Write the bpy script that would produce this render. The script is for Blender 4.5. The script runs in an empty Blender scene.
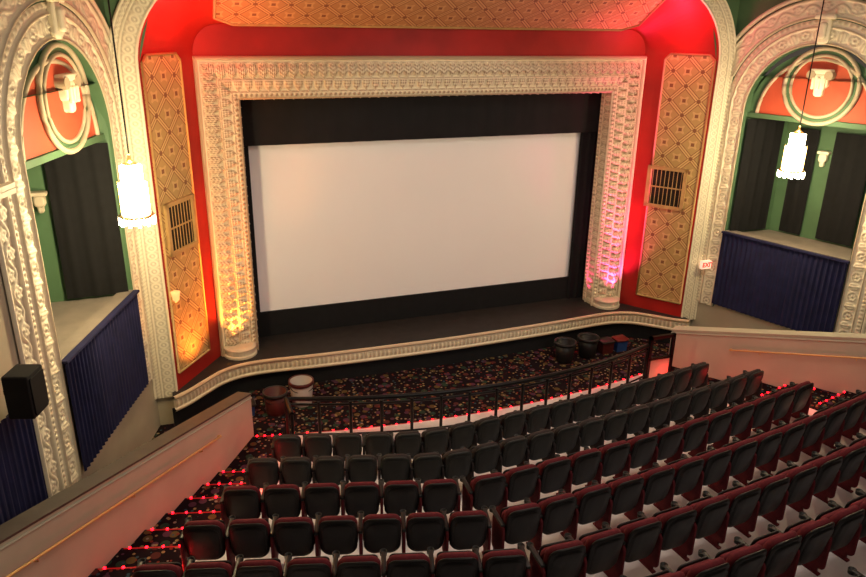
import bpy,math,random
from mathutils import Vector as V, Matrix
random.seed(7)
MX=11.6
sc=bpy.context.scene
col=bpy.context.collection
try:
    sc.view_settings.view_transform='Standard'
except Exception: pass

# ------------------------------------------------------------------ materials
def new_mat(name):
    m=bpy.data.materials.new(name); m.use_nodes=True
    nt=m.node_tree; b=nt.nodes['Principled BSDF']
    return m,nt,b
def N(nt,t,**k):
    n=nt.nodes.new(t)
    for a,v in k.items(): setattr(n,a,v)
    return n
def mat(name,c,rough=.6,var=.12,scale=6,bump=0,metal=0,spec=.3,emit=None,es=0,c2=None,bscale=None):
    m,nt,b=new_mat(name); L=nt.links
    tc=N(nt,'ShaderNodeTexCoord')
    no=N(nt,'ShaderNodeTexNoise'); no.inputs['Scale'].default_value=scale; no.inputs['Detail'].default_value=4
    L.new(tc.outputs['Object'],no.inputs['Vector'])
    r=N(nt,'ShaderNodeValToRGB')
    a=c2 if c2 else tuple(x*(1-var) for x in c)
    r.color_ramp.elements[0].position=.3; r.color_ramp.elements[1].position=.7
    r.color_ramp.elements[0].color=(*a,1); r.color_ramp.elements[1].color=(*c,1)
    L.new(no.outputs['Fac'],r.inputs['Fac']); L.new(r.outputs['Color'],b.inputs['Base Color'])
    b.inputs['Roughness'].default_value=rough; b.inputs['Metallic'].default_value=metal
    b.inputs['Specular IOR Level'].default_value=spec
    if bump:
        n2=N(nt,'ShaderNodeTexNoise'); n2.inputs['Scale'].default_value=bscale or scale*5
        L.new(tc.outputs['Object'],n2.inputs['Vector'])
        bp=N(nt,'ShaderNodeBump'); bp.inputs['Strength'].default_value=bump; bp.inputs['Distance'].default_value=.02
        L.new(n2.outputs['Fac'],bp.inputs['Height']); L.new(bp.outputs['Normal'],b.inputs['Normal'])
    if emit:
        b.inputs['Emission Color'].default_value=(*emit,1); b.inputs['Emission Strength'].default_value=es
    return m
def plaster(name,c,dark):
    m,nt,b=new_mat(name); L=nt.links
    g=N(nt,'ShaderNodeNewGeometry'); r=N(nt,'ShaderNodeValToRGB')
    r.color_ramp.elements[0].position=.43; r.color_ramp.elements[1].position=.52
    r.color_ramp.elements[0].color=(*dark,1); r.color_ramp.elements[1].color=(*c,1)  # recesses darkened in the base colour: occlusion-like shade with an antiqued glaze
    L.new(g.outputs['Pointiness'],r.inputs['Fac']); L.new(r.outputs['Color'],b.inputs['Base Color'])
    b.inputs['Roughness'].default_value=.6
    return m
def lattice_mat(name,ax,su,sv,cols):
    m,nt,b=new_mat(name); L=nt.links
    uv=N(nt,'ShaderNodeTexCoord'); sp=N(nt,'ShaderNodeSeparateXYZ'); L.new(uv.outputs['Object'],sp.inputs[0])
    def M(op,a,b_=None,c_=None):
        n=N(nt,'ShaderNodeMath',operation=op)
        for i,x in enumerate((a,b_,c_)):
            if x is None: continue
            if isinstance(x,(int,float)): n.inputs[i].default_value=x
            else: L.new(x,n.inputs[i])
        return n.outputs[0]
    u=M('MULTIPLY',sp.outputs[ax],su); v=M('MULTIPLY',sp.outputs[2],sv)
    a=M('ADD',u,v); c=M('SUBTRACT',u,v)
    fa=M('ABSOLUTE',M('SUBTRACT',M('FRACT',a),.5)); fc=M('ABSOLUTE',M('SUBTRACT',M('FRACT',c),.5))
    mx=M('MAXIMUM',fa,fc)
    # interlaced double-band trellis: dark edge, gold core, dark core line
    line=M('GREATER_THAN',mx,.375)
    mn=M('ADD',fa,fc)
    star=M('LESS_THAN',M('MULTIPLY',fa,fc),.012)
    inner=M('LESS_THAN',mx,.28)
    motif=M('MULTIPLY',star,inner)
    dot=M('LESS_THAN',mn,.12)
    core=M('GREATER_THAN',mx,.41)
    core2=M('GREATER_THAN',mx,.485)
    node=M('GREATER_THAN',M('MINIMUM',fa,fc),.41)
    def mix(f,c1,c2):
        n=N(nt,'ShaderNodeMix',data_type='RGBA'); L.new(f,n.inputs[0])
        for i,x in ((6,c1),(7,c2)):
            if isinstance(x,tuple): n.inputs[i].default_value=(*x,1)
            else: L.new(x,n.inputs[i])
        return n.outputs[2]
    g,mo,li,co_=cols
    k=mix(motif,g,mo)
    k=mix(line,k,li); k=mix(core,k,co_); k=mix(core2,k,li); k=mix(node,k,li); k=mix(dot,k,li)
    L.new(k,b.inputs['Base Color']); b.inputs['Roughness'].default_value=.55
    return m
def carpet_mat():
    m,nt,b=new_mat('dark_floral_carpet'); L=nt.links
    tc=N(nt,'ShaderNodeTexCoord')
    def vor(s,thr,ramp):
        v=N(nt,'ShaderNodeTexVoronoi'); v.inputs['Scale'].default_value=s
        L.new(tc.outputs['Object'],v.inputs['Vector'])
        l=N(nt,'ShaderNodeMath',operation='LESS_THAN'); L.new(v.outputs['Distance'],l.inputs[0]); l.inputs[1].default_value=thr
        sp=N(nt,'ShaderNodeSeparateColor'); L.new(v.outputs['Color'],sp.inputs[0])
        r=N(nt,'ShaderNodeValToRGB'); r.color_ramp.interpolation='CONSTANT'
        for i,(p,c) in enumerate(ramp):
            e=r.color_ramp.elements[i] if i<2 else r.color_ramp.elements.new(p)
            e.position=p; e.color=(*c,1)
        L.new(sp.outputs[0],r.inputs[0])
        return l.outputs[0],r.outputs[0]
    f1,c1=vor(5.5,.38,[(0,(.085,.025,.022)),(.25,(.10,.065,.025)),(.5,(.025,.045,.030)),(.75,(.075,.028,.05))])
    f2,c2=vor(11,.28,[(0,(.27,.18,.08)),(.3,(.17,.030,.02)),(.55,(.03,.065,.085)),(.75,(.24,.19,.14))])
    m1=N(nt,'ShaderNodeMix',data_type='RGBA'); L.new(f1,m1.inputs[0]); m1.inputs[6].default_value=(.012,.007,.009,1); L.new(c1,m1.inputs[7])
    m2=N(nt,'ShaderNodeMix',data_type='RGBA'); L.new(f2,m2.inputs[0]); L.new(m1.outputs[2],m2.inputs[6]); L.new(c2,m2.inputs[7])
    L.new(m2.outputs[2],b.inputs['Base Color']); b.inputs['Roughness'].default_value=.95; b.inputs['Specular IOR Level'].default_value=.05
    return m
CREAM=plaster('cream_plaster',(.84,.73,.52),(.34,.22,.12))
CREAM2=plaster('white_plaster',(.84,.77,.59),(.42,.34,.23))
CREAMF=mat('cream_paint',(.70,.62,.46),.55,.1,3)
RED=mat('red_wall_paint',(.46,.018,.013),.5,.38,.9,bump=.1)
GREEN=mat('green_wall_paint',(.085,.17,.085),.6,.2,1.5)
ORANGE=mat('orange_red_paint',(.50,.085,.04),.6,.15,3)
P_=.66
LAT=lattice_mat('gold_lattice_wall',1,1.66/1.4/P_,1/P_,((.46,.30,.11),(.60,.40,.17),(.22,.085,.032),(.62,.42,.17)))
LATT=lattice_mat('gold_lattice_ceiling',0,1/P_,1.66/.9/P_,((.50,.25,.105),(.62,.36,.17),(.24,.08,.035),(.64,.37,.17)))
CARPET=carpet_mat()
CONC=mat('pale_concrete',(.78,.73,.74),.7,.2,2.5,bump=.1)
BEIGE=mat('beige_wall_paint',(.47,.41,.30),.6,.12,1.5)
PARA=mat('pale_parapet_paint',(.49,.47,.36),.6,.12,1.5)
CAPM=mat('dark_cap_wood',(.075,.06,.052),.5,.3,4)
STAGE=mat('dark_stage_boards',(.031,.027,.025),.55,.4,5,bump=.1)
BLACKF=mat('black_fabric',(.008,.008,.009),.9,.3,6)
BLACKV=mat('black_valance',(.010,.009,.010),.85,.3,3)
SCREEN=mat('screen_vinyl',(.90,.87,.86),.8,.03,.5)
NAVY=mat('navy_velvet',(.015,.017,.070),.8,.35,4)
PLAST=mat('black_plastic',(.010,.010,.010),.42,.2,5,spec=.35)
CHAR=mat('charcoal_plastic',(.026,.028,.026),.5,.2,5,spec=.3)
CHARF=mat('charcoal_fabric',(.045,.033,.032),.85,.3,20)
MAROON=mat('maroon_fabric',(.14,.013,.020),.85,.3,25,bump=.2)
METAL=mat('black_metal',(.008,.007,.007),.4,.2,8,metal=.3)
BRASS=mat('brass_metal',(.75,.50,.20),.3,.15,8,metal=.9)
DULLB=mat('dull_brass',(.70,.46,.18),.4,.15,8,metal=.4)
GOLD=mat('gold_paint',(.54,.35,.14),.45,.2,6,metal=.1)
DARKV=mat('dark_void',(.02,.012,.008),.8,.2,6)
WPL=mat('white_bucket_plastic',(.42,.38,.35),.4,.1,4)
RPL=mat('red_plastic',(.15,.016,.013),.4,.1,4)
DRPL=mat('dark_red_plastic',(.075,.014,.012),.45,.15,4)
BPL=mat('blue_plastic',(.02,.06,.20),.4,.1,4)
GREY=mat('grey_box_floor',(.24,.21,.175),.8,.2,3)
LED=mat('red_led',(.9,.02,.02),.4,0,1,emit=(1,.004,.012),es=12)
LEDC=mat('red_glow_channel',(.15,.01,.01),.4,0,1,emit=(1,.01,.012),es=.3)  # channel emits faint red of its own, standing in for LED glow
GLASS=mat('glowing_glass',(.9,.85,.7),.4,.02,3,emit=(1,.84,.55),es=30)
SIGNF=mat('sign_face',(.9,.7,.6),.4,.02,3,emit=(1,.65,.45),es=.8)
SIGNR=mat('sign_red',(.8,.02,.02),.4,.02,3,emit=(1,.03,.02),es=1.5)
AMBD=mat('amber_shade',(.6,.3,.12),.4,.02,3,emit=(1,.45,.15),es=1.2)

# ------------------------------------------------------------------ mesh helpers
def join(parts):
    vs=[];fs=[]
    for v,f in parts:
        o=len(vs); vs+=[tuple(p) for p in v]; fs+=[tuple(i+o for i in q) for q in f]
    return vs,fs
def mir(g):
    v,f=g; return [(MX-p[0],p[1],p[2]) for p in v],[tuple(reversed(q)) for q in f]
def xf(g,M):
    v,f=g; return [tuple(M@V(p)) for p in v],f
def box(x0,x1,y0,y1,z0,z1):
    v=[(x,y,z) for z in(z0,z1) for y in(y0,y1) for x in(x0,x1)]
    return v,[(0,2,3,1),(4,5,7,6),(0,1,5,4),(2,6,7,3),(0,4,6,2),(1,3,7,5)]
def cyl(p0,p1,r,n=12,r2=None,cap=True):
    p0=V(p0);p1=V(p1);r2=r if r2 is None else r2
    d=(p1-p0).normalized(); a=d.orthogonal().normalized(); b=d.cross(a)
    v=[];f=[]
    for p,rr in((p0,r),(p1,r2)):
        for i in range(n):
            t=2*math.pi*i/n; v.append(tuple(p+a*math.cos(t)*rr+b*math.sin(t)*rr))
    for i in range(n):
        j=(i+1)%n; f.append((i,j,n+j,n+i))
    if cap: f+= [tuple(range(n-1,-1,-1)),tuple(range(n,2*n))]
    return v,f
def tube(path,r,n=8):
    path=[V(p) for p in path]; v=[];f=[]
    for i,p in enumerate(path):
        d=(path[min(i+1,len(path)-1)]-path[max(i-1,0)]).normalized()
        up=V((0,0,1)) if abs(d.z)<.95 else V((1,0,0))
        a=d.cross(up).normalized(); b=a.cross(d)
        for k in range(n):
            t=2*math.pi*k/n; v.append(tuple(p+a*math.cos(t)*r+b*math.sin(t)*r))
    for i in range(len(path)-1):
        for k in range(n):
            j=(k+1)%n; f.append((i*n+k,i*n+j,(i+1)*n+j,(i+1)*n+k))
    f+=[tuple(range(n)),tuple(range((len(path)-1)*n,len(path)*n))]
    return v,f
def lathe(prof,c,n=24,wob=None):
    v=[];f=[]
    for (r,z) in prof:
        for i in range(n):
            t=2*math.pi*i/n; rr=r*(1+(wob(t) if wob else 0)); v.append((c[0]+rr*math.cos(t),c[1]+rr*math.sin(t),c[2]+z))
    m=len(prof)
    for k in range(m-1):
        for i in range(n):
            j=(i+1)%n; f.append((k*n+i,k*n+j,(k+1)*n+j,(k+1)*n+i))
    f+=[tuple(range(n-1,-1,-1)),tuple(range((m-1)*n,m*n))]
    return v,f
def slab(w,h,d,r,bev=.015,n=6,bend=0):
    """rounded rectangle in XZ centred at origin, thickness d in Y"""
    def ring(ins,y):
        o=[]
        for cx,cz,a0 in((1,1,0),(-1,1,90),(-1,-1,180),(1,-1,270)):
            for i in range(n+1):
                a=math.radians(a0+90*i/n)
                x=cx*(w/2-r)+(r-ins)*math.cos(a); z=cz*(h/2-r)+(r-ins)*math.sin(a)
                o.append((x,y+bend*x*x,z))
        return o
    rs=[ring(bev*1.6,-d/2),ring(bev*.4,-d/2+bev*.5),ring(0,-d/2+bev*1.2),ring(0,d/2-bev*1.2),ring(bev*.4,d/2-bev*.5),ring(bev*1.6,d/2)]
    m=len(rs[0]); v=[p for q in rs for p in q]; f=[]
    for k in range(5):
        for i in range(m):
            j=(i+1)%m; f.append((k*m+i,k*m+j,(k+1)*m+j,(k+1)*m+i))
    for base,rev in((0,True),(5*m,False)):
        h2=m//2
        for i in range(h2-1):
            q=(base+i,base+i+1,base+m-2-i,base+m-1-i)
            f.append(tuple(reversed(q)) if rev else q)
    return v,f
def grid(P,ni,nj,closed=False):
    v=[tuple(P(i,j)) for i in range(ni) for j in range(nj)]
    f=[(i*nj+j,(i+1)*nj+j,(i+1)*nj+j+1,i*nj+j+1) for i in range(ni-1) for j in range(nj-1)]
    return v,f
def mk(name,g,m,parent=None,smooth=False,label=None,recentre=True,uvs=None):
    v,f=g
    if recentre:
        xs=[p[0] for p in v];ys=[p[1] for p in v];zs=[p[2] for p in v]
        c=V(((min(xs)+max(xs))/2,(min(ys)+max(ys))/2,min(zs)))
    else: c=V((0,0,0))
    me=bpy.data.meshes.new(name)
    me.from_pydata([(p[0]-c.x,p[1]-c.y,p[2]-c.z) for p in v],[],f)
    ms=m if isinstance(m,list) else [m]
    for q in ms: me.materials.append(q)
    if smooth: me.shade_smooth()
    me.validate(); me.update()
    o=bpy.data.objects.new(name,me); col.objects.link(o)
    o.location=c-(V(parent['abs']) if parent else V((0,0,0)))
    o['abs']=list(c)
    if parent: o.parent=parent
    if label: o['label']=label
    return o
def thing(name,parts,label,cat,group=None):
    allv=[p for q in parts for p in q[1][0]]
    xs=[p[0] for p in allv];ys=[p[1] for p in allv];zs=[p[2] for p in allv]
    e=bpy.data.objects.new(name,None); col.objects.link(e); e.empty_display_size=.1
    c=V(((min(xs)+max(xs))/2,(min(ys)+max(ys))/2,min(zs))); e.location=c; e['abs']=list(c)
    for q in parts:
        o=mk(q[0],q[1],q[2],e,q[3],q[4] if len(q)>4 else None)
        if len(q)>5:
            for s in q[5]: mk(s[0],s[1],s[2],o,s[3])
    e['label']=label; e['category']=cat
    if group: e['group']=group
    return e
def single(name,g,m,label,cat,smooth=False,group=None,uvs=None):
    o=mk(name,g,m,None,smooth); o['label']=label;o['category']=cat
    if group:o['group']=group
    return o
def struct(name,g,m,smooth=False,uvs=None):
    o=mk(name,g,m,None,smooth,recentre=False); o['kind']='structure'; return o
def sgn(side): return (lambda g:g) if side==0 else mir
SIDES=('left','right')

# ------------------------------------------------------------------ relief sweeps
def relief(path,width,hf,dt=.02):
    nt=max(3,int(width/dt)+1)
    def P(i,j):
        p,a,n,s=path[i]; t=width*j/(nt-1)
        return p+a*t+n*hf(s,t)
    return grid(P,len(path),nt)
def fr(x): return x-math.floor(x)
def bead(t,c,w,h):
    q=(t-c)/w
    return h*math.sqrt(max(0,1-q*q)) if abs(q)<1 else 0
def h_frame(s,t):
    h=.02
    h+=bead(t,.045,.045,.09)+bead(t,.115,.02,.04)
    if .14<t<.42:
        b=(t-.14)/.28
        a=fr(s/.20)-.5
        w=.49*math.sin(math.pi*min(1,b*.8+.16))**.7
        q=a/max(w,.05)
        h+=.06*math.sin(math.pi*b)
        if abs(q)<1: h+=.06*(1-q*q)**.5*(.72+.28*math.cos(a*30))+.012*math.cos(b*24+abs(a)*14)
        else: h-=.025
    h+=bead(t,.445,.025,.055)
    if .475<t<.66:
        b=(t-.475)/.185
        a=fr(s/.20+.5)-.5
        w=.46*(1-b)**.5+.03
        q=a/w
        h+=.03*(1-b)
        if abs(q)<1: h+=.05*(1-q*q)**.5*(.78+.22*math.cos(a*26))+.008*math.cos(b*18)
        else: h-=.014
    h+=bead(t,.685,.022,.04)
    if t>.71:
        a=fr(s/.10)-.5; b=(t-.745)/.04
        q=a*a*5+b*b
        h+=.01+(.04*math.sqrt(max(0,1-q)) if q<1 else 0)
    h-=max(0,t-.5)*.2
    return h
def h_rev(s,t):
    h=bead(t,.03,.03,.03)
    if .07<t<.30:
        b=(t-.07)/.23; a=fr(s/.20)-.5; w=.48*math.sin(math.pi*min(1,b*.8+.16))**.7
        q=a/max(w,.05)
        if abs(q)<1: h+=.05*(1-q*q)**.5*(.7+.3*math.cos(a*28))
    h+=bead(t,.33,.022,.035)
    if t>.36:
        a=fr(s/.10)-.5; b=(t-.42)/.05; q=a*a*5+b*b
        if q<1: h+=.035*math.sqrt(1-q)
    return h
def h_arch(s,t):
    h=.02+bead(t,.03,.03,.05)
    if .09<t<.31:
        n=math.floor(s/.22); a=fr(s/.22)-.5; b=(t-.20)/.11
        rr=math.hypot(a*2.0,b)
        if n%2==0:
            h+=.028*math.exp(-((rr-.78)/.16)**2)+.04*math.exp(-(rr/.26)**2)
            th=math.atan2(b,a*2.0); h+=.018*math.cos(6*th)*math.exp(-((rr-.47)/.2)**2)
        else:
            w=.42*math.sqrt(max(0,1-b*b))+.02
            if abs(a)<w: h+=.045*math.sqrt(max(0,1-(a/w)**2))*(.75+.25*math.cos(a*24+b*2))
        h+=.02*math.exp(-((abs(a)-.5)/.08)**2)*(1-abs(b)*.6)
    h+=bead(t,.35,.025,.05)
    if t>.40:
        a=fr(s/.09)-.5; h+=.03*math.sqrt(max(0,1-(a/.45)**2))*max(0,1-((t-.45)/.05)**2)
    return h
def h_scroll(s,t):
    h=.02+bead(t,.03,.03,.05)
    W=.40
    if .07<t<W-.07:
        c=.2+.07*math.sin(s*2*math.pi/.52)
        h+=.032*math.exp(-((t-c)/.028)**2)
        a=fr(s/.26)-.5; b=(t-(.2-.05*(1 if math.sin(s*2*math.pi/.52)>0 else -1)))/.08
        rr=math.hypot(a*2.6,b); h+=.028*math.exp(-((rr-.7)/.24)**2)+.035*math.exp(-(rr/.3)**2)
        th=math.atan2(b,a*2.6); h+=.010*math.cos(5*th)*math.exp(-((rr-.9)/.25)**2)
    h+=bead(t,W-.03,.03,.05)
    return h
def h_rope(s,t):
    h=.01+bead(t,.025,.02,.03)
    if .06<t<.26:
        a=fr(s/.15)-.5;b=(t-.16)/.095
        rr=math.hypot(a*2,b)
        h+=.02*math.exp(-((rr-.75)/.2)**2)+.025*math.exp(-(rr/.3)**2)+.01*math.exp(-((abs(a)-.5)/.08)**2)
    h+=bead(t,.29,.018,.03)
    if t>.31:
        a=fr((s+(t-.31)*.8)/.075)-.5; h+=.018*math.sqrt(max(0,1-(a/.48)**2))*math.sqrt(max(0,1-((t-.36)/.045)**2))
    h+=bead(t,.43,.025,.04)
    return h

# ------------------------------------------------------------------ plan geometry
F0=V((.69,15.0)); Bp=V((-.27,13.6)); Cp=V((-.72,13.55))
WD=V((-.316,-.949)); WN=V((.949,-.316))
def W(s,z,off=0): 
    q=Cp+WD*s+WN*off
    return V((q.x,q.y,z))
ZST=-6.95; ZPIT=-7.7

struct('floor',box(-9,20,-1,17.5,-7.9,ZPIT),CARPET)

def loopL(t):
    x0=F0.x+(Bp.x-F0.x)*t; y=F0.y+(Bp.y-F0.y)*t
    r=.5+1.1*t; ztop=-.1+.9*t
    pts=[]; L=0
    zs=[-7.05+i*((ztop-r)+7.05)/30 for i in range(31)]
    for z in zs: pts.append(V((x0,y,z)))
    for i in range(1,17):
        a=math.pi/2*i/16; pts.append(V((x0+r*(1-math.cos(a)),y,ztop-r+r*math.sin(a))))
    for i in range(1,21):
        pts.append(V((x0+r+(5.8-x0-r)*i/20,y,ztop)))
    return pts
TS=[i/12 for i in range(13)]
LP=[loopL(t) for t in TS]
nl=len(LP[0])
half=grid(lambda i,j:LP[j][i],nl,len(TS))
wallp=join([half,mir(half),
   box(F0.x-.6,1.2,15.0,15.2,-7.7,2.0),mir(box(F0.x-.6,1.2,15.0,15.2,-7.7,2.0)),
   box(1.2,10.4,15.0,15.2,-.95,2.0)])
struct('wall_back',wallp,RED,False)

SN=V((-(Bp.y-F0.y),(Bp.x-F0.x),0)).normalized()
if SN.y>0: SN=-SN
def side_pt(t,z,off):
    return V((F0.x+(Bp.x-F0.x)*t,F0.y+(Bp.y-F0.y)*t,z))+SN*off
splay=(Bp-F0).length
def panel_geo(t0,t1,z0,z1,cut,off):
    v=[];f=[]
    outline=[(t0,z0),(t1,z0),(t1,z1-cut),(t1-cut/splay,z1),(t0+cut/splay,z1),(t0,z1-cut)]
    for o in(off,0):
        for t,z in outline: 
            v.append(tuple(side_pt(t,z,o)))
    n=len(outline); f.append(tuple(range(n))); 
    for i in range(n): f.append((i,(i+1)%n,n+(i+1)%n,n+i))
    return v,f,outline
for k in(0,1):
    S=sgn(k)
    v,f,ol=panel_geo(.30,.965,-6.58,-.60,.12,.03)
    pts=[side_pt(t,z,.035) for t,z in ol]; pts.append(pts[0])
    segs=[tube([pts[i],pts[i+1]],.026,6) for i in range(len(ol))]
    thing('lattice_wall_panel',[('panel_field',S((v,f)),LAT,False),('panel_border',S(join(segs)),GOLD,True)],
      'tall gold diamond lattice painted panel on the red wall','wall panel','lattice panels beside the stage frame')
def toppt(x,w,off):
    n=V((0,-.9,-1.4)).normalized()
    return V((x,15-1.4*w,-.1+.9*w))+n*off
xa,xb=1.12,MX-1.12
ol=[(xa+.35,.03),(xa,.16),(xa,.9),(xb,.9),(xb,.16),(xb-.35,.03)]
v=[];f=[]
for o in(.03,0):
    for x,w in ol: v.append(tuple(toppt(x,w,o)))
f.append(tuple(range(6)))
for i in range(6): f.append((i,(i+1)%6,6+(i+1)%6,6+i))
pts=[toppt(x,w,.035) for x,w in ol]; pts.append(pts[0])
thing('lattice_ceiling_panel',[('panel_field',(v,f),LATT,False),('panel_border',join([tube([pts[i],pts[i+1]],.03,6) for i in range(6)]),GOLD,True)],
   'long gold diamond lattice panel on the red cove above the stage frame','ceiling panel')

outer=LP[-1]
def resample(pts,ds):
    out=[];d=0
    L=[0]
    for a,b in zip(pts,pts[1:]): L.append(L[-1]+(b-a).length)
    n=int(L[-1]/ds); k=0
    for i in range(n+1):
        x=L[-1]*i/n
        while k<len(pts)-2 and L[k+1]<x: k+=1
        t=(x-L[k])/max(1e-9,L[k+1]-L[k]); p=pts[k].lerp(pts[k+1],t); tg=(pts[k+1]-pts[k]).normalized()
        out.append((p,tg,x))
    return out
rs=resample(outer,.018)
path=[]
for p,tg,s in rs:
    nn=V((0,-1,0)); a=tg.cross(nn).normalized()
    path.append((p,a,nn,s))
for i in range(len(path)):
    p,a,nn,s=path[i]
    if i==0:
        if a.x>0:a=-a
    elif a.dot(path[i-1][1])<0:a=-a
    path[i]=(p,a,nn,s)
gband=relief(path,.46,h_rope,.016)
for k in(0,1):
    struct('trim_%d'%(1+k),sgn(k)(gband),CREAM2,True)

# ------------------------------------------------------------------ proscenium frame
def frame_geo():
    x0,x1,z0,z1=.67,10.93,-6.95,-.67; Wd=.80
    parts=[]
    nt=int(Wd/.016)+1
    def side(L,org,al,ac,m0,m1):
        n=int(L/.018)
        def P(i,j):
            t=Wd*j/(nt-1); a=m0*t; b=L-m1*t
            s=a+(b-a)*i/n
            return org+al*s+ac*t+V((0,-1,0))*h_frame(s,t)
        return grid(P,n+1,nt)
    parts.append(side(z1-z0,V((x0,15,z0)),V((0,0,1)),V((1,0,0)),0,1))
    parts.append(side(x1-x0,V((x0,15,z1)),V((1,0,0)),V((0,0,-1)),1,1))
    parts.append(side(z1-z0,V((x1,15,z0)),V((0,0,1)),V((-1,0,0)),0,1))
    return join(parts)
def rev_geo():
    parts=[];xi=1.47;zt=-1.47;D=.5
    def side(p0,p1,nn):
        al=(p1-p0);L=al.length;al=al/L;n=int(L/.018)
        return grid(lambda i,j:p0+al*(L*i/n)+V((0,1,0))*(D*j/28)+nn*h_rev(L*i/n,D*j/28),n+1,29)
    parts.append(side(V((xi,14.98,-6.95)),V((xi,14.98,zt)),V((1,0,0))))
    parts.append(side(V((MX-xi,14.98,-6.95)),V((MX-xi,14.98,zt)),V((-1,0,0))))
    parts.append(side(V((xi,14.98,zt)),V((MX-xi,14.98,zt)),V((0,0,-1))))
    return join(parts)
def pedestal(x):
    prof=[(.36,0),(.36,.05),(.33,.07),(.33,.15),(.35,.17),(.35,.20),(.30,.23)]
    return lathe(prof,(x,14.94,ZST),28)
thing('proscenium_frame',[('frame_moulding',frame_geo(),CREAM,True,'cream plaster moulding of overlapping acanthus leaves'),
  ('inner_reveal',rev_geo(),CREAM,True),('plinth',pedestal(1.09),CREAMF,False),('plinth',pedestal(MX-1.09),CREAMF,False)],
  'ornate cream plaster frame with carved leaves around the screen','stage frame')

# ------------------------------------------------------------------ stage
lip=[(-.38,13.40),(-.08,13.62),(.25,13.95),(.62,14.28),(1.05,14.46),(1.6,14.50),(2.75,14.42),(4.2,14.36),(5.8,14.33)]
lip=lip+[(MX-x,y) for x,y in reversed(lip[:-1])]
lipv=[V((x,y,ZST)) for x,y in lip]
def smooth(pts,n=8):
    out=[]
    for i in range(len(pts)-1):
        p0=pts[max(i-1,0)];p1=pts[i];p2=pts[i+1];p3=pts[min(i+2,len(pts)-1)]
        for k in range(n):
            t=k/n
            out.append(.5*((2*p1)+(-p0+p2)*t+(2*p0-5*p1+4*p2-p3)*t*t+(-p0+3*p1-3*p2+p3)*t**3))
    out.append(pts[-1]); return out
ls=smooth(lipv)
n=len(ls)
v=[tuple(p) for p in ls]+[(p.x,16.4,ZST) for p in ls]+[(p.x,p.y,ZST-.06) for p in ls]
f=[(i,i+1,n+i+1,n+i) for i in range(n-1)]+[(i,2*n+i,2*n+i+1,i+1) for i in range(n-1)]
struct('floor_stage',(v,f),STAGE)
def h_lip(s,t):
    h=.02+bead(t,.04,.04,.07)
    a=fr(s/.10)-.5
    if .09<t<.27: h+=.04*math.sqrt(max(0,1-(a/.46)**2))*math.sin(math.pi*(t-.09)/.18)**.5
    h+=bead(t,.31,.035,.05)
    return h
path=[]
for p,tg,s in resample(ls,.018):
    nn=V((tg.y,-tg.x,0)).normalized()
    path.append((p+V((0,0,.0)),V((0,0,-1)),nn,s))
g1=relief(path,.35,h_lip,.016)
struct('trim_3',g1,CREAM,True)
v=[];f=[]
for i,(p,a,nn,s) in enumerate(path[::4]): 
    q=p-nn*.06; v+=[(q.x,q.y,-7.25),(q.x,q.y,-7.72)]
f=[(2*i,2*i+1,2*i+3,2*i+2) for i in range(len(v)//2-1)]
struct('baseboard_stage',(v,f),BLACKF)

def sheet(p0,p1,z0,z1,amp,per,nz=6,fl=0,nper=10,ns=None):
    p0=V((p0[0],p0[1]));p1=V((p1[0],p1[1])); L=(p1-p0).length; d=(p1-p0)/L; nn=V((d.y,-d.x))
    n=max(2,int(L/per*nper))
    def P(i,j):
        s=L*i/n; t=j/nz; z=z1+(z0-z1)*t
        a=amp*(.75+.25*math.sin(s*1.7+3))*(1+fl*t)
        o=a*math.sin(2*math.pi*s/per+.6*math.sin(s*2.3))+a*.35*math.sin(2*math.pi*s/per*2.1+t*1.2)
        q=p0+d*s+nn*o
        return (q.x,q.y,z)
    return grid(P,n+1,nz+1)
scr=box(1.5,10.1,15.75,15.78,-6.5,-2.4)
mask=join([box(.9,1.66,15.69,15.74,-6.95,-1.0),box(9.96,10.7,15.69,15.74,-6.95,-1.0),box(1.66,9.96,15.69,15.74,-6.95,-6.34)])
val=sheet((1.2,15.55),(10.4,15.55),-2.50,-1.2,.012,.5,nz=4)
thing('cinema_screen',[('screen_surface',scr,SCREEN,False,'blank off-white projection surface'),('masking_border',mask,BLACKF,False,'black fabric masking')],
   'large blank off-white cinema screen with black masking','screen')
single('stage_valance',val,BLACKV,'black fabric valance hanging above the screen','curtain',True)
leg=sheet((10.16,15.62),(9.75,15.66),-6.95,-2.4,.025,.2,nz=4)
leg2=sheet((1.44,15.62),(1.60,15.66),-6.95,-2.4,.025,.2,nz=4)
single('side_curtain',leg,BLACKV,'narrow black side curtain beside the screen','curtain',True,'side curtains at the screen edges')
single('side_curtain',leg2,BLACKV,'narrow black side curtain beside the screen','curtain',True,'side curtains at the screen edges')
struct('wall_stage_rear',box(-.5,12.1,16.4,16.5,-7.7,2),BLACKF)

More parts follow.
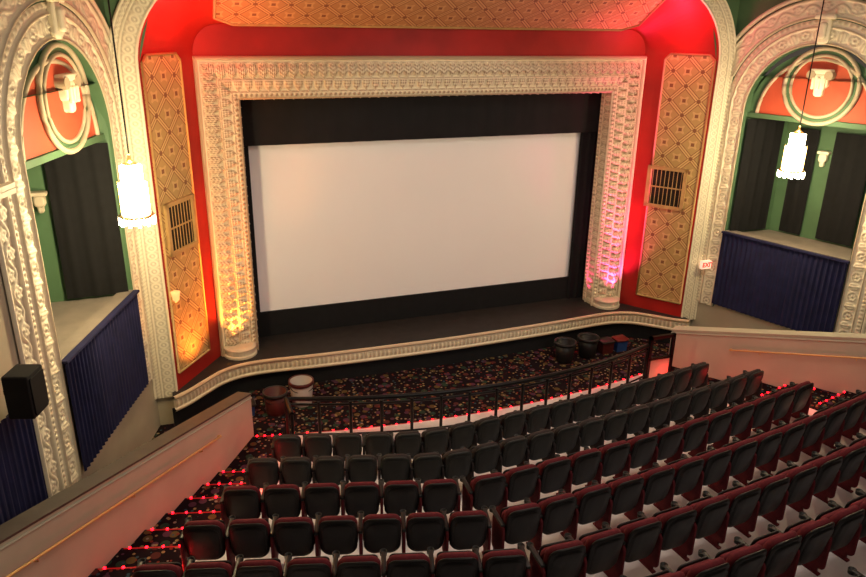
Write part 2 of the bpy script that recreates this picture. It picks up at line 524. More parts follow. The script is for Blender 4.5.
# ------------------------------------------------------------------ side walls with box arches
SC=1.85; R=1.43; ZS=-1.75; BW=.5; RIM=-4.6
def archpt(a,r): return (SC-r*math.cos(a), ZS+r*math.sin(a))
for k in(0,1):
    S=sgn(k); nm=SIDES[k]
    lo=[];up=[]
    def quad(s0,s1,z0,z1): 
        return ([tuple(W(s0,z0)),tuple(W(s1,z0)),tuple(W(s1,z1)),tuple(W(s0,z1))],[(0,1,2,3)])
    lo.append(quad(-.12,14,-7.7,RIM)); lo.append(quad(-.12,SC-R,RIM,ZS)); lo.append(quad(SC+R,14,RIM,ZS))
    cq=W(-.12,0)
    lo.append(([(Bp.x,Bp.y+.04,-7.7),(cq.x,cq.y,-7.7),(cq.x,cq.y,-.8),(Bp.x,Bp.y+.04,-.8)],[(0,1,2,3)]))
    nA=40;top=2.2;v=[];f=[]
    for i in range(nA+1):
        s,z=archpt(math.pi*i/nA,R); v+=[tuple(W(s,z)),tuple(W(s,top))]
    f=[(2*i,2*i+2,2*i+3,2*i+1) for i in range(nA)]
    up.append((v,f)); up.append(quad(-.12,SC-R,ZS,top)); up.append(quad(SC+R,14,ZS,top))
    up.append(([(Bp.x,Bp.y+.04,-.8),(cq.x,cq.y,-.8),(cq.x,cq.y,2.2),(Bp.x+.9,Bp.y+.04,2.2)],[(0,1,2,3)]))
    v,f1=join(lo); v2,f2=join(up); V_,F_=join([(v,f1),(v2,f2)])
    g=S((V_,F_))
    o=struct('wall_'+nm,g,[BEIGE,GREEN])
    for pi,p in enumerate(o.data.polygons):
        p.material_index=0 if pi<len(f1) else 1
    FE=V((-2.15,13.12))
    a0=W(SC-R,0); a1=V((FE.x,FE.y,0)); a2=V((FE.x,FE.y,0))+V((WD.x,WD.y,0))*3.6; a3=W(SC+R,0)
    def vq(p,q,z0,z1): return ([(p.x,p.y,z0),(q.x,q.y,z0),(q.x,q.y,z1),(p.x,p.y,z1)],[(0,1,2,3)])
    z1=-1.0
    rec=[vq(a0,a1,-4.75,z1),vq(a1,a2,-4.75,z1),vq(a2,a3,-4.75,z1),
         ([(a0.x,a0.y,z1),(a1.x,a1.y,z1),(a2.x,a2.y,z1),(a3.x,a3.y,z1)],[(0,1,2,3)])]
    struct('wall_box_'+nm,S(join(rec)),GREEN)
    struct('floor_box_'+nm,S(([(a0.x,a0.y,-4.66),(a1.x,a1.y,-4.66),(a2.x,a2.y,-4.66),(a3.x,a3.y,-4.66)],[(0,1,2,3)])),GREY)
    def along(s0,s1,o0,o1,z0,z1):
        q=[W(s0,z0,o0),W(s1,z0,o0),W(s1,z0,o1),W(s0,z0,o1)]; q2=[V((p.x,p.y,z1)) for p in q]
        return [tuple(p) for p in q+q2],[(3,2,1,0),(4,5,6,7),(0,1,5,4),(1,2,6,5),(2,3,7,6),(3,0,4,7)]
    struct('trim_%d'%(4+k),S(along(SC-R,SC+R,-.18,.05,-4.72,RIM+.02)),GREY)
    pts=[]
    st=.02
    z=-6.55;path=[]
    wn=V((WN.x,WN.y,0)); wd=V((WD.x,WD.y,0))
    n1=int((ZS-z)/st)
    for i in range(n1): path.append((W(SC-R,z+i*(ZS-z)/n1),-wd,wn,i*st))
    s0=n1*st; nA=int(math.pi*R/st)
    for i in range(nA+1):
        a=math.pi*i/nA; s,zz=archpt(a,R)
        path.append((W(s,zz),(-wd*math.cos(a)+V((0,0,1))*math.sin(a)),wn,s0+i*st))
    s0+=nA*st
    for i in range(1,n1+1): path.append((W(SC+R,ZS-i*(ZS-z)/n1),wd,wn,s0+i*st))
    arch=relief(path,BW,h_arch,.018)
    rv=[];rf=[]
    pp=path[::8]+[path[-1]]
    for (p,a,nn,s) in pp: rv+=[tuple(p+nn*.05),tuple(p-nn*.16)]
    rf=[(2*i,2*i+1,2*i+3,2*i+2) for i in range(len(pp)-1)]
    pp2=[(W(SC+R+BW+.02,-6.55+i*st),wd,wn,i*st) for i in range(int((1.9+6.55-2.2)/st))]
    pil=relief(pp2,.40,h_scroll,.018)
    st2=.026; nB=int(math.pi*(R+BW)/st2)
    path2=[]
    for i in range(int(nB*.12),nB+1):
        a=math.pi*i/nB; s,zz=archpt(a,R+BW+.02)
        path2.append((W(s,zz),(-wd*math.cos(a)+V((0,0,1))*math.sin(a)),wn,i*st2))
    band2=relief(path2,.40,h_scroll,.02)
    cap=join([along(SC+R+BW-.02,SC+R+BW+.46,0,.14,-2.05+q*.07,-2.05+q*.07+.06) for q in range(2)])
    oa=[W(SC-(2.42)*math.cos(math.pi*i/40),ZS+2.42*math.sin(math.pi*i/40),.03) for i in range(8,41)]
    kc=W(SC,ZS+R+.28,.07)
    Rm=Matrix.Translation(kc)@Matrix(((wd.x,-wn.x,0,0),(wd.y,-wn.y,0,0),(0,0,1,0),(0,0,0,1)))
    key=join([xf(slab(.26,.52,.12,.10,.03),Rm),xf(slab(.16,.34,.1,.07,.03),Rm@Matrix.Translation((0,-.08,0))),
              xf(slab(.42,.10,.1,.04,.02),Rm@Matrix.Translation((0,-.05,.27)))])
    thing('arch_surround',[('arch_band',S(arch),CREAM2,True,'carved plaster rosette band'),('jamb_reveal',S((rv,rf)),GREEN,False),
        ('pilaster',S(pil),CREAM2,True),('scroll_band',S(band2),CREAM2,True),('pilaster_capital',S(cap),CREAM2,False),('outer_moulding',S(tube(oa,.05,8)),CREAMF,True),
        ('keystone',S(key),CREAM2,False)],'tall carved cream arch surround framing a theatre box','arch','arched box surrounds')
    off=-.12
    MC=SC-.24 if k==0 else SC+.08
    def disc(cs,cz,r,o,n=48):
        v=[tuple(W(cs-r*math.cos(2*math.pi*i/n),cz+r*math.sin(2*math.pi*i/n),o)) for i in range(n)]
        return v,[tuple(range(n))]
    def ringt(cs,cz,r,rad,o,a0=0,a1=2*math.pi,n=48):
        return tube([W(cs-r*math.cos(a0+(a1-a0)*i/n),cz+r*math.sin(a0+(a1-a0)*i/n),o) for i in range(n+1)],rad,8)
    hv=[tuple(W(archpt(math.pi*i/40,R)[0],archpt(math.pi*i/40,R)[1]-.12,off)) for i in range(41)]
    tg_=(hv,[tuple(range(41))])
    R2=1.20
    og=([tuple(W(SC-R2*math.cos(math.pi*i/40),ZS-.05+R2*math.sin(math.pi*i/40),off+.02)) for i in range(41)],[tuple(range(41))])
    cz=ZS-.05+.66
    base=along(SC-R,SC+R,off-.03,off+.06,ZS-.16,ZS-.06)
    arcs=join([ringt(SC,ZS-.05,R2,.04,off+.03,0,math.pi),ringt(MC,cz,.76,.045,off+.05)])
    ring2=ringt(MC,cz,.62,.032,off+.05)
    kc=W(MC,cz+.08,off+.09)
    Rm=Matrix.Translation(kc)@Matrix(((wd.x,-wn.x,0,0),(wd.y,-wn.y,0,0),(0,0,1,0),(0,0,0,1)))@Matrix.Scale(1.2,4)
    orn=join([xf(slab(.38,.08,.16,.03,.01),Rm@Matrix.Translation((0,0,.19))),xf(slab(.28,.24,.14,.08,.02),Rm@Matrix.Translation((0,0,.03))),
              xf(slab(.16,.2,.12,.06,.02),Rm@Matrix.Translation((0,0,-.13))),
              xf(cyl((-.15,-.09,.13),(-.15,.05,.13),.075,14),Rm),xf(cyl((.15,-.09,.13),(.15,.05,.13),.075,14),Rm)]
              +[xf(slab(.05,.20,.05,.022,.01),Rm@Matrix.Translation((dx,-.08,-.01))) for dx in(-.09,0,.09)])
    thing('arch_lunette',[('lunette_ground',S(tg_),GREEN,False),('painted_field',S(og),ORANGE,False,'orange-red painted half round'),
        ('lunette_sill',S(base),GREEN,False),('moulded_ring',S(arcs),CREAM2,True),('circle_field',S(disc(MC,cz,.74,off+.035)),GREEN,False),
        ('medallion_field',S(disc(MC,cz,.62,off+.045)),ORANGE,False),('inner_ring',S(ring2),CREAM2,True),('corbel_ornament',S(orn),CREAM2,False,'white carved bracket')],
        'orange-red lunette with round medallion and white carved bracket','lunette','lunettes over the theatre boxes')
    e1=V((a0.x,a0.y));e2=V((a1.x,a1.y)); dd=(e2-e1)
    p0=e1+dd*.02; p1=e1+dd*(.78 if k==0 else .84); sh=V((.0,-.09))
    c1=sheet(p0+sh,p1+sh,-4.60,-1.95,.018,.30,nz=8)
    single('box_curtain',S(c1),BLACKF,'black fabric curtain hung inside the theatre box','curtain',True,'black curtains inside the boxes')
    bd=V((WD.x,WD.y)); bn=V((WN.x,WN.y))
    for (q0,q1) in ((.28,.80),(1.15,1.95),(2.4,3.2)):
        b0=e2+bd*q0+bn*.09; b1=e2+bd*q1+bn*.09
        single('box_curtain',S(sheet(b0,b1,-4.60,-2.15,.018,.28,nz=8)),BLACKF,'black fabric curtain hung inside the theatre box','curtain',True,'black curtains inside the boxes')
    if k==1:
        q=e2+bd*.97
        kc=V((q.x,q.y,-2.75))+V((bn.x,bn.y,0))*.08
        Rm=Matrix.Translation(kc)@Matrix(((bd.x,-bn.x,0,0),(bd.y,-bn.y,0,0),(0,0,1,0),(0,0,0,1)))
    else:
        q=e1+dd*.90
        Rm=Matrix.Translation(V((q.x,q.y-.09,-2.85)))
    br=join([xf(slab(.26,.07,.16,.03,.01),Rm@Matrix.Translation((0,0,.12))),xf(slab(.18,.2,.14,.07,.02),Rm),xf(slab(.1,.14,.1,.04,.02),Rm@Matrix.Translation((0,0,-.13)))])
    single('wall_bracket',S(br),CREAM2,'small white carved bracket on the green box wall','bracket',False,'carved brackets in the boxes')
    dr=sheet(W(SC-R-.02,0,.10).to_2d(),W(SC+R+.0,0,.10).to_2d(),-6.45,-4.62,.022,.12,nz=6,nper=9)
    rl=along(SC-R-.03,SC+R+.02,.05,.15,-4.63,-4.59)
    thing('box_front_drape',[('pleated_cloth',S(dr),NAVY,True),('top_band',S(rl),NAVY,False)],'navy blue pleated cloth hanging over the box front','drape','pleated drapes on the box fronts')
    dr=sheet(W(4.35,0,.12).to_2d(),W(6.6,0,.12).to_2d(),-6.30,-4.55,.022,.12,nz=6,nper=9)
    single('wall_drape',S(dr),NAVY,'navy blue pleated cloth hanging on the side wall','drape',True,'side wall drapes')

q=W(4.86,-4.22,.40)
Rm=Matrix.Translation(q)@Matrix(((WD.x,-WN.x,0,0),(WD.y,-WN.y,0,0),(0,0,1,0),(0,0,0,1)))
thing('loudspeaker',[('cabinet',xf(slab(.38,.56,.30,.03,.01),Rm),BLACKF,False),
   ('speaker_grille',xf(slab(.32,.48,.02,.03,.005),Rm@Matrix.Translation((0,-.16,0))),BLACKF,False),
   ('bracket',xf(join([box(-.04,.04,.15,.24,-.03,.03)]),Rm),METAL,False)],'black loudspeaker mounted on the side wall by the drape','speaker')

# ------------------------------------------------------------------ vents
for k in(0,1):
    S=sgn(k)
    def sp(t,z,o): return tuple(side_pt(t,z,o))
    def sbox(t0,t1,z0,z1,o0,o1):
        v=[sp(t,z,o) for z in(z0,z1) for o in(o0,o1) for t in(t0,t1)]
        return v,[(0,2,3,1),(4,5,7,6),(0,1,5,4),(2,6,7,3),(0,4,6,2),(1,3,7,5)]
    ta,tb,za,zb=(.34,.90,-4.22,-3.2) if k==0 else (.25,.82,-4.22,-3.2)
    b=.05
    fr_=join([sbox(ta,tb,za,za+.08,.035,.09),sbox(ta,tb,zb-.08,zb,.035,.09),sbox(ta,ta+b,za,zb,.035,.09),sbox(tb-b,tb,za,zb,.035,.09)])
    bars=[sbox(ta+b+(tb-ta-2*b)*(i+.44)/8,ta+b+(tb-ta-2*b)*(i+.60)/8,za+.08,zb-.08,.045,.055) for i in range(8)]
    bars.append(sbox(ta+b,tb-b,-3.72,-3.69,.045,.058))
    thing('wall_vent',[('vent_frame',S(fr_),GOLD,False),('vent_backing',S(sbox(ta+.02,tb-.02,za+.03,zb-.03,.034,.044)),DARKV,False),('vent_bars',S(join(bars)),GOLD,False)],
       'gold framed vertical slat vent set into the lattice panel','vent','wall vents on the lattice panels')

q=V((MX+.64,13.40,-5.50))
pl=box(q.x-.17,q.x+.17,q.y-.06,q.y+.03,q.z-.10,q.z+.10)
e=thing('exit_sign',[('sign_body',pl,SIGNF,False,'glowing pale sign face')],'small glowing EXIT sign with red letters on the carved band','sign')
cu=bpy.data.curves.new('lettering','FONT'); cu.body='EXIT'; cu.size=.16; cu.align_x='CENTER'; cu.align_y='CENTER'; cu.extrude=.004; cu.offset=.004; cu.materials.append(SIGNR)
to=bpy.data.objects.new('lettering_curve',cu); col.objects.link(to)
dg=bpy.context.evaluated_depsgraph_get(); me=bpy.data.meshes.new_from_object(to.evaluated_get(dg)); bpy.data.objects.remove(to)
o=bpy.data.objects.new('lettering',me); col.objects.link(o); me.materials.clear(); me.materials.append(SIGNR)
o.rotation_euler=(math.pi/2,0,0); o.parent=e; o.location=V((q.x,q.y-.066,q.z))-V(e['abs']); o['label']='red EXIT letters'

prof=[(.02,-.12),(.06,-.08),(.07,0),(.09,.08),(.05,.1)]
c=side_pt(.95,-4.95,.14)
thing('wall_sconce',[('sconce_arm',tube([side_pt(.95,-5.05,.0),side_pt(.95,-5.1,.08),c+V((0,0,-.12))],.018),BRASS,True),
   ('sconce_shade',lathe(prof,c,18),AMBD,True,'small amber glass shade')],'small brass wall sconce with amber glass on the red wall','wall lamp')

# ------------------------------------------------------------------ lanterns
CZ=-2.84
for k in(0,1):
    S=sgn(k); c=(-.5,11.24,CZ)
    glass=join([lathe([(.17,.08),(.19,.10),(.19,.56),(.17,.58)],c,24,lambda t:.04*math.cos(12*t)),
                lathe([(.13,.58),(.15,.60),(.15,.82),(.12,.84)],c,24,lambda t:.04*math.cos(12*t))])
    fringe=join([cyl((c[0]+.24*math.cos(a),c[1]+.24*math.sin(a),c[2]-.02-.03*(i%2)),(c[0]+.24*math.cos(a),c[1]+.24*math.sin(a),c[2]+.09),.022,6,.015) for i,a in enumerate([2*math.pi*j/22 for j in range(22)])])
    ring=lathe([(.24,.06),(.255,.07),(.255,.09),(.20,.10)],c,28)
    bars=join([cyl((c[0]+.205*math.cos(a),c[1]+.205*math.sin(a),c[2]+.1),(c[0]+.205*math.cos(a),c[1]+.205*math.sin(a),c[2]+.60),.005,6) for a in [2*math.pi*j/8 for j in range(8)]]
        +[lathe([(.10,.84),(.11,.85),(.06,.88),(.03,.91),(.02,.96),(.02,.99)],c,24)])
    cord=cyl((c[0],c[1],c[2]+.98),(c[0],c[1],2.1),.012,8)
    can=lathe([(.12,2.1-c[2]),(.10,2.02-c[2]),(.03,1.98-c[2])],c,18)
    fin=lathe([(.17,.08),(.12,.03),(.05,-.02),(.02,-.08)],c,20)
    thing('hanging_lantern',[('glass_shade',S(glass),GLASS,True,'glowing ribbed glass cylinder'),('crystal_fringe',S(fringe),GLASS,True),('ring_band',S(ring),BRASS,True),
      ('metal_frame',S(bars),BRASS,True),('cord',S(cord),METAL,False),('canopy',S(can),BRASS,True),('finial',S(fin),GLASS,True)],
      'glowing cylindrical glass lantern hanging on a long cord','lantern','hanging lanterns')

# ------------------------------------------------------------------ seating tiers
def shape(X):
    if X<3.6: return .285*(3.6-X)
    t=X-3.6; return .012*t*t+.02*t
def rowY(k,X): return 10.0-1.06*k+shape(X)
def railY(X): return 11.20+.045*(X-5.8)**2
def platY(X): return 11.72+.026*(X-5.8)**2
def XE(Y): return 1.05-.5*(10.85-Y)
def parX(Y): return .92-.63*(12.2-Y)
def edgeY(i,X):
    if i<=0: return platY(X)
    return rowY(0,X)+.75-.53*i
def left_end(fn,edge):
    X=1.0
    for _ in range(30): X=.5*X+.5*edge(fn(X))
    return X
NR=9
def strip(fnF,fnB,xl,xr,z,zb,n=40,le=None,re=None):
    v=[];f=[]
    aF,bF=xl(fnF),xr(fnF); aB,bB=xl(fnB),xr(fnB)
    for i in range(n+1):
        u=i/n; xf_=aF+(bF-aF)*u; xb_=aB+(bB-aB)*u
        v+=[(xf_,fnF(xf_),zb),(xf_,fnF(xf_),z),(xb_,fnB(xb_),z),(xb_,fnB(xb_),zb)]
    for i in range(n):
        a=4*i;b=a+4
        f+=[(a,b,b+1,a+1),(a+1,b+1,b+2,a+2),(a+2,b+2,b+3,a+3)]
    f+=[(0,1,2,3),(4*n+3,4*n+2,4*n+1,4*n)]
    return v,f
def XL(fn): return left_end(fn,XE)
def XR(fn):
    X=10.6
    for _ in range(30): X=.5*X+.5*(MX-XE(fn(X)))
    return X
tiers=[]
for k in range(NR):
    fF=platY if k==0 else (lambda X,k=k:rowY(k,X)+.75)
    fB=lambda X,k=k:rowY(k+1,X)+.75
    z=-7.5+.225*k
    tiers.append(strip(fF,fB,XL,XR,z,ZPIT))
struct('floor_tiers',join(tiers),CONC)
def PL(fn): return left_end(fn,parX)
def PR(fn):
    X=10.6
    for _ in range(30): X=.5*X+.5*(MX-parX(fn(X)))
    return X
for side in(0,1):
    steps=[]
    for i in range(0,2*NR-1):
        fF=lambda X,i=i:edgeY(i,X); fB=lambda X,i=i:edgeY(i+1,X)
        z=-7.5+.1125*i
        if side==0: steps.append(strip(fF,fB,PL,XL,z,ZPIT,6))
        else: steps.append(strip(fF,fB,XR,PR,z,ZPIT,6))
        a,b=(PL(fF),XL(fF)) if side==0 else (XR(fF),PR(fF))
        if i<14:
            parts=[('strip_channel',tube([(a+.03,fF(a+.03)-.02,z+.004),((a+b)/2,fF((a+b)/2)-.02,z+.004),(b-.06,fF(b-.06)-.02,z+.004)],.009,6),LEDC,False)]
            n=5
            for j in range(n):
                x=a+(b-a)*(j+.5)/n; y=fF(x)
                parts.append(('red_light',box(x-.015,x+.015,y-.032,y-.006,z+.004,z+.024),LED,False))
            thing('step_light_strip',parts,'thin strip of small red lights along a carpeted stair edge','step light','red lights on the aisle stairs')
    struct('floor_stair_'+SIDES[side],join(steps),CARPET)
pts=[];parts=[]
for j in range(34):
    x=1.75+(9.9-1.75)*j/33; y=platY(x); pts.append((x,y+.008,-7.50)); parts.append(('red_light',box(x-.014,x+.014,y-.0,y+.025,-7.505,-7.482),LED,False))
thing('step_light_strip',[('strip_channel',tube(pts,.008,6),LEDC,False)]+parts,'long strip of red lights along the seating platform edge','step light')

# ------------------------------------------------------------------ parapets
def parZ(Y): return -6.60+ .27*(12.3-Y)
pn=V((-.846,.533))
for k in(0,1):
    S=sgn(k)
    ys=[12.35-i*(12.35-5.4)/20 for i in range(21)]
    v=[];f=[]
    for y in ys:
        x=parX(y); z=parZ(y)
        v+=[(x,y,ZPIT),(x,y,z),(x+pn.x*.24,y+pn.y*.24,z),(x+pn.x*.24,y+pn.y*.24,ZPIT)]
    for i in range(20):
        a=4*i;b=a+4; f+=[(a,b,b+1,a+1),(a+1,b+1,b+2,a+2),(a+2,b+2,b+3,a+3)]
    f+=[(0,1,2,3),(80,83,82,81)]
    v2=[];f2=[]
    for y in ys:
        x=parX(y); z=parZ(y)
        for o,dz in((-.02,0),(-.02,.03),(.255,.03),(.255,0)): v2.append((x+pn.x*o,y+pn.y*o,z+dz))
    for i in range(20):
        a=4*i;b=a+4
        for q in range(4): f2.append((a+q,b+q,b+(q+1)%4,a+(q+1)%4))
    f2+=[(0,1,2,3),(80,83,82,81)]
    yr=[11.2-i*.5 for i in range(12)]
    hp=[V((parX(y)+.09*.846,y-.09*.533,parZ(y)-.38)) for y in yr]
    hp=[hp[0]+V((-.05,.03,0)),hp[0]+V((-.0,.02,0))]+hp[0:]
    brk=[tube([hp[j]+V((-.076,.048,-.08)),hp[j]+V((-.01,0,-.06)),hp[j]],.010,6) for j in range(3,len(hp),3)]
    trim=tube([V((parX(y)+.01,y,parZ(y)-.07)) for y in ys],.018,6)
    thing('parapet_wall',[('wall_body',S((v,f)),PARA,False),('cap',S((v2,f2)),CAPM if k==0 else PARA,False),('trim_moulding',S(trim),PARA,False),
       ('handrail',S(tube(hp,.019,10)),DULLB,True,'brass tube handrail',[('bracket',S(join(brk)),DULLB,True)])],
       'sloping beige parapet wall with brass handrail beside the aisle stairs','parapet','sloping parapets along the aisles')

# ------------------------------------------------------------------ guard rail
xs=[1.62+i*(9.55-1.62)/28 for i in range(29)]
top=[V((x,railY(x),-6.62)) for x in xs]; low=[V((x,railY(x),-7.38)) for x in xs]
mid=[V((x,railY(x),-6.74)) for x in xs]
retL=[V((1.62,railY(1.62)-.6,-6.62))]
toprail=join([tube(retL+top,.045,8),tube(mid,.024,6)])
posts=[cyl((x,railY(x),-7.5),(x,railY(x),-6.68),.032,8) for x in xs[::2]]
posts+=[cyl((r.x,r.y,-7.5),r,.03,8) for r in(retL[0],)]
parts=[('top_rail',toprail,METAL,True),('lower_rail',tube(low,.02,6),METAL,True)]+[('post',p,METAL,False) for p in posts]
y1=railY(9.55); xx=9.58
def fb(x0,x1,z0,z1): return box(x0,x1,y1-.04,y1+.03,z0,z1)
endp=join([fb(xx,xx+.07,-7.5,-6.42),fb(xx+.60,xx+.67,-7.5,-6.42),fb(xx,xx+.67,-6.50,-6.42),fb(xx,xx+.67,-7.0,-6.95)])
parts.append(('end_frame',endp,METAL,False,'taller squared end panel'))
parts.append(('infill_panel',box(xx+.07,xx+.60,y1-.01,y1+.01,-7.45,-6.95),PARA,False,'pale infill panel'))
thing('guard_rail',parts,'black metal guard rail along the front of the seating','railing')

# ------------------------------------------------------------------ seats
def seat_template(charc,last):
    shell=CHAR if charc else PLAST; fab=CHARF if charc else MAROON
    w=.445 if charc else .485; ax=.252 if charc else .280
    hh=.58 if charc else .64; zc=.635 if charc else .605
    tilt=math.radians(11)
    T=Matrix.Translation((0,.060,zc))@Matrix.Rotation(tilt,4,'X')
    sh=xf(slab(w,hh,.045,.135,.018,bend=.5),T@Matrix.Translation((0,-.035,0)))
    ridge=xf(slab(w-.07,hh-.09,.035,.12,.016,bend=.5),T@Matrix.Translation((0,-.062,-.0)))
    cu=xf(slab(w+.014,hh-.02,.125,.14,.045,bend=.5),T@Matrix.Translation((0,.040,-.010)))
    T2=Matrix.Translation((0,.245,.54))@Matrix.Rotation(math.radians(13),4,'X')
    sc_=xf(slab(w-.01,.44,.12,.08,.04),T2)
    pan=xf(slab(w-.05,.40,.03,.06,.01),T2@Matrix.Translation((0,.075,0)))
    parts=[('back_shell',join([sh,ridge]),shell,True,None),('backrest',cu,fab,True,None),('seat_cushion',sc_,fab,True,None),('seat_pan',pan,shell,True,None)]
    for x in ((-ax,ax) if last else (-ax,)):
        A=xf(slab(.38,.045,.060,.020,.008),Matrix.Translation((x,.24,.645))@Matrix.Rotation(math.pi/2,4,'Z'))
        C=lathe([(.028,-.03),(.042,-.02),(.045,.035),(.038,.035),(.034,.0),(.0,.0)],(x,.43,.63),16)
        L=join([xf(slab(.38,.54,.040,.08,.012),Matrix.Translation((x,.20,.36))@Matrix.Rotation(math.pi/2,4,'Z')),box(x-.018,x+.018,.10,.30,.0,.16),box(x-.028,x+.028,.06,.34,.0,.025)])
        parts+=[('armrest',A,PLAST,True,None),('cup_holder',C,PLAST,True,None),('leg',L,fab,False,None)]
    return parts
def build_template(charc,last):
    ch=[]
    for nme,g,m,s,l in seat_template(charc,last):
        o=mk(nme,g,m,None,s); ch.append((nme,o.data,o.location.copy()))
        bpy.data.objects.remove(o)
    return ch
TPL={(c,en):build_template(c,en) for c in(False,True) for en in(False,True)}
starts=[1.40,.88,.47,-.08,-.62,-1.1,-1.6]
PROTO={}
def put(k,X,last):
    ch_=k<2
    key=(ch_,last)
    if key not in PROTO:
        E=bpy.data.objects.new('theatre_seat',None); E.empty_display_size=.1; col.objects.link(E)
        kids=[]
        for nme,me,loc in TPL[key]:
            o=bpy.data.objects.new(nme,me); o.location=loc; o.parent=E; col.objects.link(o); kids.append(o)
        PROTO[key]=(E,kids)
    else:
        e,kids=PROTO[key]
        E=e.copy(); col.objects.link(E)
        for o in kids:
            c=o.copy(); c.parent=E; col.objects.link(c)
    slope=(shape(X+.6)-shape(X-.6))/1.2
    E.location=(X,rowY(k,X),-7.5+.225*k); E.rotation_euler=(0,0,math.atan(slope))
    E['label']='charcoal cinema seat with rounded back and folded cushion' if ch_ else 'black shell cinema seat with maroon upholstery, cushion folded up'
    E['category']='seat'; E['group']='front two rows of charcoal seats' if ch_ else 'raked rows of maroon and black seats'
cnt=0
for k in range(7):
    X=starts[k]; pitch=.515 if k<2 else .563
    end=MX-starts[k]-.0
    xsR=[];broke=False
    while X<=end+.05:
        xsR.append(X)
        slope=(shape(X+.3)-shape(X))/.3
        nx=X+pitch/math.sqrt(1+slope*slope)
        if k>=2 and not broke and nx>3.45: nx+=.20; broke=True; xsR.append(None)
        X=nx
    for i,X in enumerate(xsR):
        if X is None: continue
        last=(i==len(xsR)-1) or (xsR[i+1] is None)
        if k==5 and X<1.2: continue
        if k==6 and X<4.3: continue
        put(k,X,last); cnt+=1
print('seats',cnt)

# ------------------------------------------------------------------ stage-side clutter
def bucket(x,y,r,h,m,rim,label,liner=None):
    b=lathe([(r*.82,0),(r*.84,.02),(r,h),(r*.93,h),(r*.78,.05),(0.01,.05)],(x,y,ZPIT),28)
    rm=lathe([(r*1.0,h-.07),(r*1.07,h-.06),(r*1.07,h+.01),(r*.95,h+.01),(r*.93,h-.03)],(x,y,ZPIT),28)
    rm=(rm[0],rm[1][:-2])
    hd=tube([V((x+r*math.cos(a),y-r*.5-r*.35*math.sin(a),ZPIT+h-.05-.14*math.sin(a))) for a in [math.pi*i/12 for i in range(13)]],.008,6)
    thing('bucket',[('bucket_body',b,m,True),('rim',rm,rim,True),('handle',hd,METAL,True)],label,'bucket')
bucket(2.18,13.65,.25,.54,WPL,DRPL,'dull white plastic bucket with dark red rim on the carpet')
bucket(1.60,13.45,.24,.48,DRPL,PLAST,'dark red plastic bucket standing on the carpet')
def bin_(x,y,lab):
    b=lathe([(.18,0),(.20,.02),(.25,.50),(.23,.50),(.18,.05),(.01,.05)],(x,y,ZPIT),28)
    rm=lathe([(.24,.46),(.275,.47),(.275,.52),(.24,.53),(.22,.48)],(x,y,ZPIT),28); rm=(rm[0],rm[1][:-2])
    h=[xf(slab(.08,.04,.03,.015,.006),Matrix.Translation((x+s*.27,y,ZPIT+.45))) for s in(-1,1)]
    thing('waste_bin',[('bin_body',b,PLAST,True),('rim',rm,PLAST,True),('handle',h[0],PLAST,False),('handle',h[1],PLAST,False)],lab,'bin','black bins by the stage')
bin_(8.58,13.66,'round black plastic waste bin by the stage front'); bin_(9.26,13.72,'round black plastic waste bin by the stage front')
def tote(x,y,w,d,h,m,lab,lm):
    v=[(x-w*.45,y-d*.45,ZPIT),(x+w*.45,y-d*.45,ZPIT),(x+w*.45,y+d*.45,ZPIT),(x-w*.45,y+d*.45,ZPIT),(x-w/2,y-d/2,ZPIT+h),(x+w/2,y-d/2,ZPIT+h),(x+w/2,y+d/2,ZPIT+h),(x-w/2,y+d/2,ZPIT+h)]
    f=[(3,2,1,0),(4,5,6,7),(0,1,5,4),(1,2,6,5),(2,3,7,6),(3,0,4,7)]
    lid=xf(slab(w+.06,d+.06,.06,.05,.015),Matrix.Translation((x,y,ZPIT+h+.03))@Matrix.Rotation(math.pi/2,4,'X'))
    thing('storage_tote',[('tote_body',(v,f),m,False),('lid',lid,lm,True)],lab,'storage box')
tote(9.82,13.78,.32,.28,.28,DRPL,'dark red plastic storage tote with black lid by the stage',PLAST)
tote(10.24,13.78,.30,.26,.28,BPL,'small blue plastic box with red lid near the stage steps',RPL)
tote(1.0,13.55,.34,.25,.22,BPL,'small dark blue plastic box by the stage end',PLAST)

struct('ceiling',box(-7,19,-1,15.2,2.2,2.35),mat('ceiling_paint',(.35,.30,.22),.8,.1,1))

# ------------------------------------------------------------------ lights
def light(t,loc,energy,color,rot=None,target=None,size=None,sy=None,spot=None,blend=.6,rad=.1):
    d=bpy.data.lights.new(t.lower()+'_lamp',t); d.energy=energy; d.color=color
    if t=='AREA':
        d.shape='RECTANGLE'; d.size=size; d.size_y=sy or size
    else: d.shadow_soft_size=rad
    if t=='SPOT': d.spot_size=math.radians(spot); d.spot_blend=blend
    o=bpy.data.objects.new(t.lower()+'_lamp',d); col.objects.link(o); o.location=loc
    if target is not None: o.rotation_euler=(V(target)-V(loc)).to_track_quat('-Z','Y').to_euler()
    return o
light('AREA',(6.4,8.0,1.9),320,(1,.86,.75),target=(6.4,7.2,-7),size=7,sy=4)  # stands for house lights; added as general fill, no fixture modelled
light('AREA',(5.8,-.5,1.5),135,(1,.85,.71),target=(5.8,15,-4.4),size=5,sy=1.5)  # unseen front fill added at the balcony side for stage and screen
light('SPOT',(5.8,.0,.6),1500,(1,.87,.76),target=(5.8,15.7,-4.6),spot=34,blend=.5,rad=.3)  # unseen spot added to brighten the screen, no fixture modelled
for x in(-.5,MX+.5):
    light('POINT',(x,11.24,CZ-.35),(200 if x<0 else 120),(1,.77,.40),rad=.15)
    light('POINT',(x,11.24,CZ+1.2),(140 if x<0 else 80),(1,.77,.40),rad=.15)
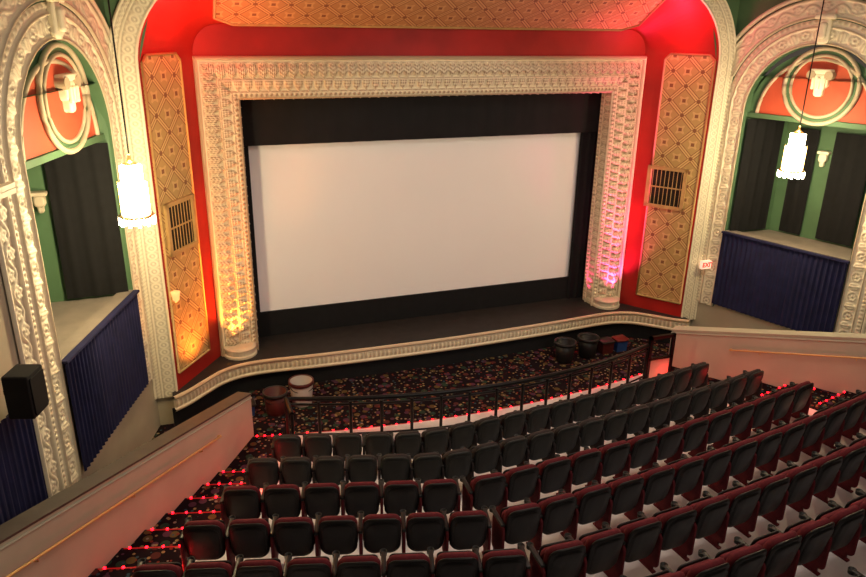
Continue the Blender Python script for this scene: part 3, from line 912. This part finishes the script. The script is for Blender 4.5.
# frame uplights
light('SPOT',(1.02,14.66,-6.64),420,(1,.34,.05),target=(1.06,14.96,-3.6),spot=85,blend=1,rad=.05)
light('SPOT',(.98,14.30,-6.70),1100,(1,.20,.06),target=(1.02,15.0,-2.6),spot=36,blend=1,rad=.06)
light('SPOT',(.45,13.7,-6.75),280,(1,.27,.04),target=(.10,14.4,-3.9),spot=105,blend=1,rad=.1)
light('SPOT',(MX-1.02,14.66,-6.64),420,(1,.05,.26),target=(MX-1.06,14.96,-3.4),spot=85,blend=1,rad=.05)
light('SPOT',(MX-.98,14.30,-6.70),1900,(1,.07,.22),target=(MX-1.02,15.0,-2.6),spot=36,blend=1,rad=.06)
light('SPOT',(MX-1.68,15.2,-6.9),220,(1,.05,.24),target=(MX-1.42,15.2,-4.6),spot=40,blend=1,rad=.04)
light('POINT',(MX-.75,13.8,-.1),60,(1,.07,.16),rad=.1)
light('POINT',(.75,13.8,-.1),48,(1,.06,.05),rad=.1)
for y,x in((11.6,1.5),(10.4,0.85),(9.2,0.25),(8.0,-.40)):
    for xx in(x,MX-x): light('POINT',(xx,y,-7.30+.21*(11.3-y)),7,(1,.02,.02),rad=.05)
for x in(3.2,5.8,8.4): light('POINT',(x,platY(x)+.12,-7.42),1.6,(1,.02,.02),rad=.04)
w=bpy.data.worlds.new('w'); w.use_nodes=True; sc.world=w
w.node_tree.nodes['Background'].inputs[0].default_value=(1,.80,.62,1); w.node_tree.nodes['Background'].inputs[1].default_value=.07

# ------------------------------------------------------------------ camera
cam=bpy.data.cameras.new('camera'); cam.sensor_width=36; cam.lens=716.6/866*36; cam.clip_start=.05; cam.clip_end=200
co=bpy.data.objects.new('camera',cam); col.objects.link(co)
r=V((.93791,-.34653,.01555)).normalized(); u=V((.10705,.33178,.93726)).normalized()
fwd=V((.32995,.87740,-.34827)).normalized()
M=Matrix((( r.x,u.x,-fwd.x,0),(r.y,u.y,-fwd.y,0),(r.z,u.z,-fwd.z,0),(0,0,0,1)))
co.matrix_world=M; sc.camera=co
for o in list(col.objects):
    if o.parent is None: o.location.z+=7.7
    if 'abs' in o: del o['abs']
